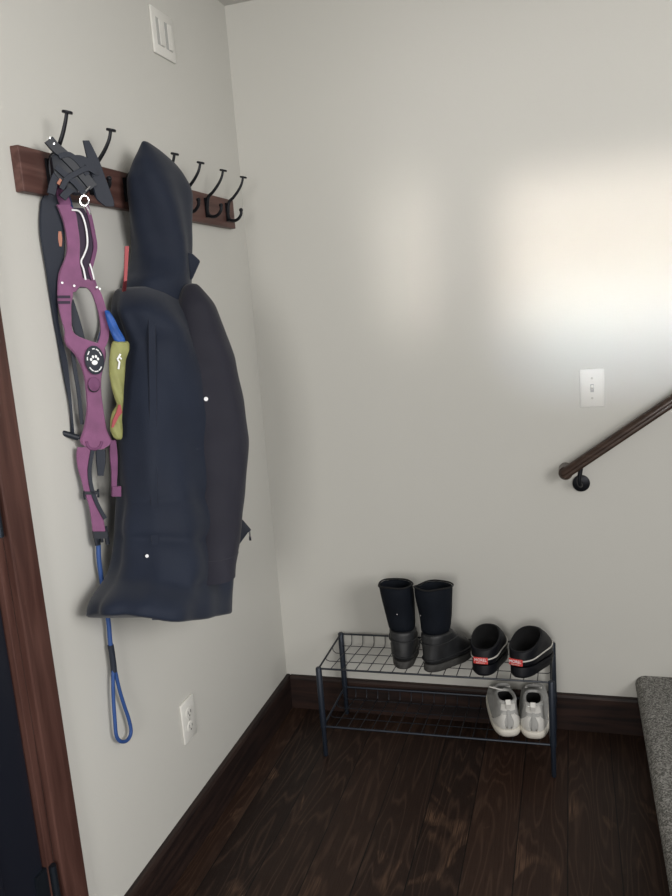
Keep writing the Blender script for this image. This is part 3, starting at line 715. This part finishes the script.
def clog(label, x, y, yaw, sidebend):
    r = empty('slip_on_clog', (0, 0, 0), label, 'clog', 'black clogs on the rack'); LEN = .245
    m = MB(); m.loft([foot_ring(0, 0, .004, LEN-.015, .044, .80, sidebend), foot_ring(.006, .004, -.002, LEN-.003, .049, .84, sidebend), foot_ring(.022, .018, -.001, LEN, .050, .84, sidebend), foot_ring(.027, .022, .001, LEN-.003, .0485, .84, sidebend)])
    m.build('sole', 'clog', r, local=True)
    sec = [(.024, .020, .000, LEN-.002, .0480, .86), (.036, .036, -.003, LEN-.001, .0495, .88), (.044, .052, -.003, LEN-.010, .0490, .90), (.051, .070, -.001, LEN-.036, .0475, .93), (.058, .086, .001, LEN-.066, .0450, .96), (.064, .098, .003, LEN-.094, .0425, 1), (.067, .104, .005, LEN-.106, .0405, 1)]
    R = [foot_ring(*s_[:6], sidebend*(s_[3]/LEN)**2) for s_ in sec]
    cx = lambda q: sum(q, Vector())/len(q)
    inner = [[cx(R[-1])+(p_-cx(R[-1]))*.90+Vector((0, 0, -.002)) for p_ in R[-1]], [cx(R[-3])+(p_-cx(R[-3]))*.86 for p_ in R[-2]], [Vector((p_.x*.8, .012+(p_.y-.012)*.8, .032)) for p_ in R[1]]]
    m = MB(); m.loft(R+inner[:1], cap1=False); m.build('upper', 'clog', r, sub=1, local=True)
    m = MB(); m.loft([[p_+Vector((0, 0, .001)) for p_ in inner[0]]]+inner[1:], cap0=False); m.build('lining', 'inside', r, sub=1, local=True)
    m = MB(); m.tube([Vector((p_.x*1.012, p_.y-.0006, p_.z)) for p_ in R[2]], .0019, 6, closed=True); m.build('piping', 'piping', r, local=True)['label'] = 'pale piping line'
    # red heel tag with white lettering, on the heel
    tg = MB(); W_, H_ = .020, .0085; zc = .0415
    Ls, Rs = [], []
    for i in range(9):
        xx = -W_-.004+2*W_*i/8; yy = -.0058+.0009*(xx/.02)**2+ (abs(xx)/.045)**3*.02
        Ls.append((xx, yy, zc+H_)); Rs.append((xx, yy-.0002, zc-H_))
    tg.ribbon(Ls, Rs, .003); tgo = tg.build('heel_tag', 'tag', r, local=True); tgo['label'] = 'red tag with white lettering'
    fc = bpy.data.curves.new('lettering', 'FONT'); fc.body = 'MOREL'; fc.size = .0105; fc.align_x = 'CENTER'; fc.align_y = 'CENTER'; fc.extrude = .0006; fc.space_character = 1.05
    tmp = bpy.data.objects.new('tmp', fc); COL.objects.link(tmp); bpy.context.view_layer.update()
    dg = bpy.context.evaluated_depsgraph_get(); me = bpy.data.meshes.new_from_object(tmp.evaluated_get(dg)); bpy.data.objects.remove(tmp)
    q = Matrix.Translation((-.004, -.0082, zc+.0022)) @ Matrix.Rotation(PI/2, 4, 'X'); me.transform(q); me.materials.clear(); me.materials.append(M['white'])
    t = bpy.data.objects.new('lettering', me); COL.objects.link(t); t.parent = tgo
    m = MB()
    for i in range(5): m.box((-.016+.005*i, -.0085, zc-.0055), (-.0125+.005*i, -.0070, zc-.004))
    m.build('small_print', 'piping', tgo, local=True, smooth=False)
    place(r, x, y, shelf_z(RH, y)+.0016, yaw, sc=(1.06, 1, 1.18))
clog('black slip on clog with red heel tag, next to the boots', .740, -.272, math.radians(-2), .010)
clog('black slip on clog with red heel tag, at the right end of the rack', .843, -.270, math.radians(-17), -.004)

def sneaker(label, x, y, yaw, bend):
    r = empty('running_shoe', (0, 0, 0), label, 'sneaker', 'white running shoes on the bottom shelf'); LEN = .245
    m = MB(); m.loft([foot_ring(.002, .006, .010, LEN-.02, .036, .97, bend, 3.0), foot_ring(.006, .004, -.002, LEN-.004, .042, .98, bend, 3.0), foot_ring(.018, .014, -.008, LEN, .0440, 1.0, bend, 3.0), foot_ring(.030, .020, -.007, LEN-.002, .0425, 1.0, bend, 3.0), foot_ring(.034, .022, -.002, LEN-.006, .0395, 1.0, bend, 3.0)])
    ms = m.build('midsole', 'midsole', r, local=True, sub=1)
    m = MB(); m.loft([foot_ring(-.0005, .004, .016, LEN-.03, .034, .97, bend, 3.0), foot_ring(.004, .0055, .012, LEN-.024, .0365, .97, bend, 3.0)]); m.build('outsole', 'slot', r, local=True)
    sec = [(.028, .019, -.001, LEN-.006, .0400, .98), (.042, .034, -.004, LEN-.004, .0405, .96), (.058, .048, -.004, LEN-.014, .0395, .94), (.072, .060, -.001, LEN-.045, .0370, .93), (.090, .073, .003, LEN-.085, .0335, .92), (.104, .084, .004, LEN-.118, .0300, .98), (.113, .091, .002, LEN-.130, .0275, 1)]
    R = [foot_ring(*s_[:6], bend*(s_[3]/LEN)**2, 2.7) for s_ in sec]
    cx = lambda q: sum(q, Vector())/len(q)
    c = cx(R[-1]); inn = [[c+(p_-c)*.76 for p_ in R[-1]], [c+(p_-c)*.76+Vector((0, 0, -.022)) for p_ in R[-1]], [c+(p_-c)*.78+Vector((0, 0, -.052)) for p_ in R[-1]]]
    m = MB(); m.loft(R+inn[:1], cap1=False); m.build('upper', 'knit', r, sub=1, local=True)
    m = MB(); m.loft(inn, cap0=False); m.build('lining', 'inside', r, local=True)
    m = MB(); m.tube([c+(p_-c)*.88+Vector((0, 0, .0006)) for p_ in R[-1]], .0050, 8, closed=True); m.build('collar', 'knit', r, local=True)
    # heel counter: two overlay panels and a centre strip
    def surf(a, h, o=.0018):   # a: angle round the heel, h: 0..1 up the upper
        k = h*(len(R)-1.001); i = int(k); f_ = k-i; n = len(R[0]); j = (a/(2*PI))*n % n; j0 = int(j); fj = j-j0
        g_ = lambda q: q[j0].lerp(q[(j0+1) % n], fj)
        p_ = g_(R[i]).lerp(g_(R[i+1]), f_); d = Vector((p_.x-c.x, p_.y-c.y, 0)); d.normalize(); return p_+d*o
    for sgn in (1, -1):
        Ls = [surf(sgn*(.10+.10*math.sin(PI*q)), .06+q*.52) for q in [i/8 for i in range(9)]]; Rs = [surf(sgn*(1.25-.75*q), .06+q*.45) for q in [i/8 for i in range(9)]]
        m = MB(); mids = []
        m.loft([[l.lerp(r__, k/5)+Vector((0, 0, 0)) for k in range(6)]+[c.lerp(l.lerp(r__, k/5), .955) for k in range(5, -1, -1)] for l, r__ in zip(Ls, Rs)])
        # keep the panel on the curved heel
        m = MB(); rr = []
        for q in [i/8 for i in range(9)]:
            a0, a1 = .10+.12*math.sin(PI*q), 1.25-.80*q
            outr = [surf(sgn*(a0+(a1-a0)*k/6), .06+q*.5, .0026) for k in range(7)]; innr = [surf(sgn*(a0+(a1-a0)*k/6), .06+q*.5, -.002) for k in range(6, -1, -1)]
            rr.append(outr+innr)
        m.loft(rr); m.build('heel_overlay', 'shoe', r, local=True)
    m = MB(); m.loft([[surf(-.07, h, .003), surf(0, h, .0038), surf(.07, h, .003), surf(.07, h, -.002), surf(-.07, h, -.002)] for h in (.1, .3, .5, .7)]); m.build('heel_strip', 'slot', r, local=True)
    m = MB(); m.loft([[surf(a, h, .0022) for a in (-.55, -.3, 0, .3, .55)]+[surf(a, h, -.002) for a in (.55, .3, 0, -.3, -.55)] for h in (.66, .78, .90, .97)]); m.build('collar_overlay', 'shoe', r, local=True)
    m = MB(); m.ribbon([(-.007, .001, .097), (-.007, -.005, .114), (-.007, .003, .124)], [(.007, .001, .097), (.007, -.005, .114), (.007, .003, .124)], .003); m.build('pull_tab', 'shoe', r, local=True)
    # tongue and laces
    ty = LEN-.128
    m = MB(); m.loft([[Vector((-w_, y_, z_)), Vector((-w_*.6, y_+.003, z_+.004)), Vector((w_*.6, y_+.003, z_+.004)), Vector((w_, y_, z_)), Vector((w_*.6, y_+.006, z_-.003)), Vector((-w_*.6, y_+.006, z_-.003))] for w_, y_, z_ in ((.020, ty-.012, .112), (.021, ty, .100), (.021, ty+.02, .090), (.018, ty+.05, .076), (.012, ty+.07, .064))]); m.build('tongue', 'knit', r, local=True)
    m = MB()
    for i in range(5):
        y_ = ty+.008+.015*i; z_ = .098-.0085*i; w_ = .023-.001*i
        m.tube([(-w_, y_, z_-.004), (0, y_+.004, z_+.003), (w_, y_, z_-.004)], .0022, 6)
    m.build('lace', 'shoe', r, local=True)
    if yaw > .1:
        m = MB(); m.tube(catmull([(.004, ty-.01, .100), (-.004, ty-.028, .106), (-.020, ty-.030, .112), (-.040, ty-.034, .122)], 5), .0021, 6); m.build('loose_lace', 'shoe', r, local=True)
    place(r, x, y, shelf_z(RL, y)+.0025, yaw, tilt=math.radians(2.5 if yaw > .1 else 5), sc=(1.10, 1.04, 1.04))
sneaker('white and grey running shoe with a loose lace, under the left clog', .812, -.272, math.radians(13), .0)
sneaker('white and grey running shoe at the rack leg, under the right clog', .884, -.272, math.radians(2), .0)

# ------------------------------------------------------------------ light
def area(name, loc, target, sx_, sy_, power, col, spread=180, roll=0):
    l = bpy.data.lights.new(name, 'AREA'); l.shape = 'RECTANGLE'; l.size = sx_; l.size_y = sy_; l.energy = power; l.color = col; l.spread = math.radians(spread)
    o = bpy.data.objects.new(name, l); o.location = loc
    o.rotation_euler = (Vector(target)-Vector(loc)).to_track_quat('-Z', 'Y').to_euler(); COL.objects.link(o); return o
area('window_light', (.95, -4.3, 1.5), (.55, 0, 1.1), .6, .8, 21, (1, .97, .92))
area('stair_window_light', (3.0, -3.2, 2.0), (0, -1.0, 1.2), 1.0, 1.2, 23, (1, .97, .93))
area('upper_wall_fill_light', (1.30, -3.8, 1.92), (1.15, 0, 1.88), 1.5, .95, .5, (1, .98, .95), 14)  # added fill that lifts the upper back wall, no window of its own
area('left_wall_fill_light', (3.0, -2.6, 1.7), (0, -1.75, 1.25), .8, 1.0, 4.0, (1, .98, .95), 70)  # extra lamp put in to brighten the left wall, not a known window
area('sunlit_pane_light', (1.39, -3.6, 1.55), (1.37, 0, 1.53), 1.08, .42, .50, (1, .93, .84), 5)
area('sky_pane_light', (1.45, -3.6, 1.30), (1.45, 0, 1.28), 1.1, .10, .32, (.78, .89, 1), 8)
area('narrow_pane_light', (.53, -3.6, 1.58), (.53, 0, 1.56), .06, .44, .034, (1, .93, .84), 6)
wd = bpy.data.worlds.new('room_daylight'); S.world = wd; wd.use_nodes = True
wd.node_tree.nodes['Background'].inputs[0].default_value = (.95, .97, 1, 1); wd.node_tree.nodes['Background'].inputs[1].default_value = .26

cd = bpy.data.cameras.new('camera'); cam = bpy.data.objects.new('camera', cd); COL.objects.link(cam)
cd.sensor_fit = 'VERTICAL'; cd.sensor_height = 24; cd.lens = 24*F/896; cd.clip_start = .05
mw = Matrix((RT, UP, -FW)).transposed().to_4x4(); mw.translation = CAM; cam.matrix_world = mw
S.camera = cam
S.view_settings.view_transform = 'Standard'; S.view_settings.look = 'None'; S.view_settings.gamma = 1; S.view_settings.exposure = .88
S.view_settings.use_curve_mapping = False
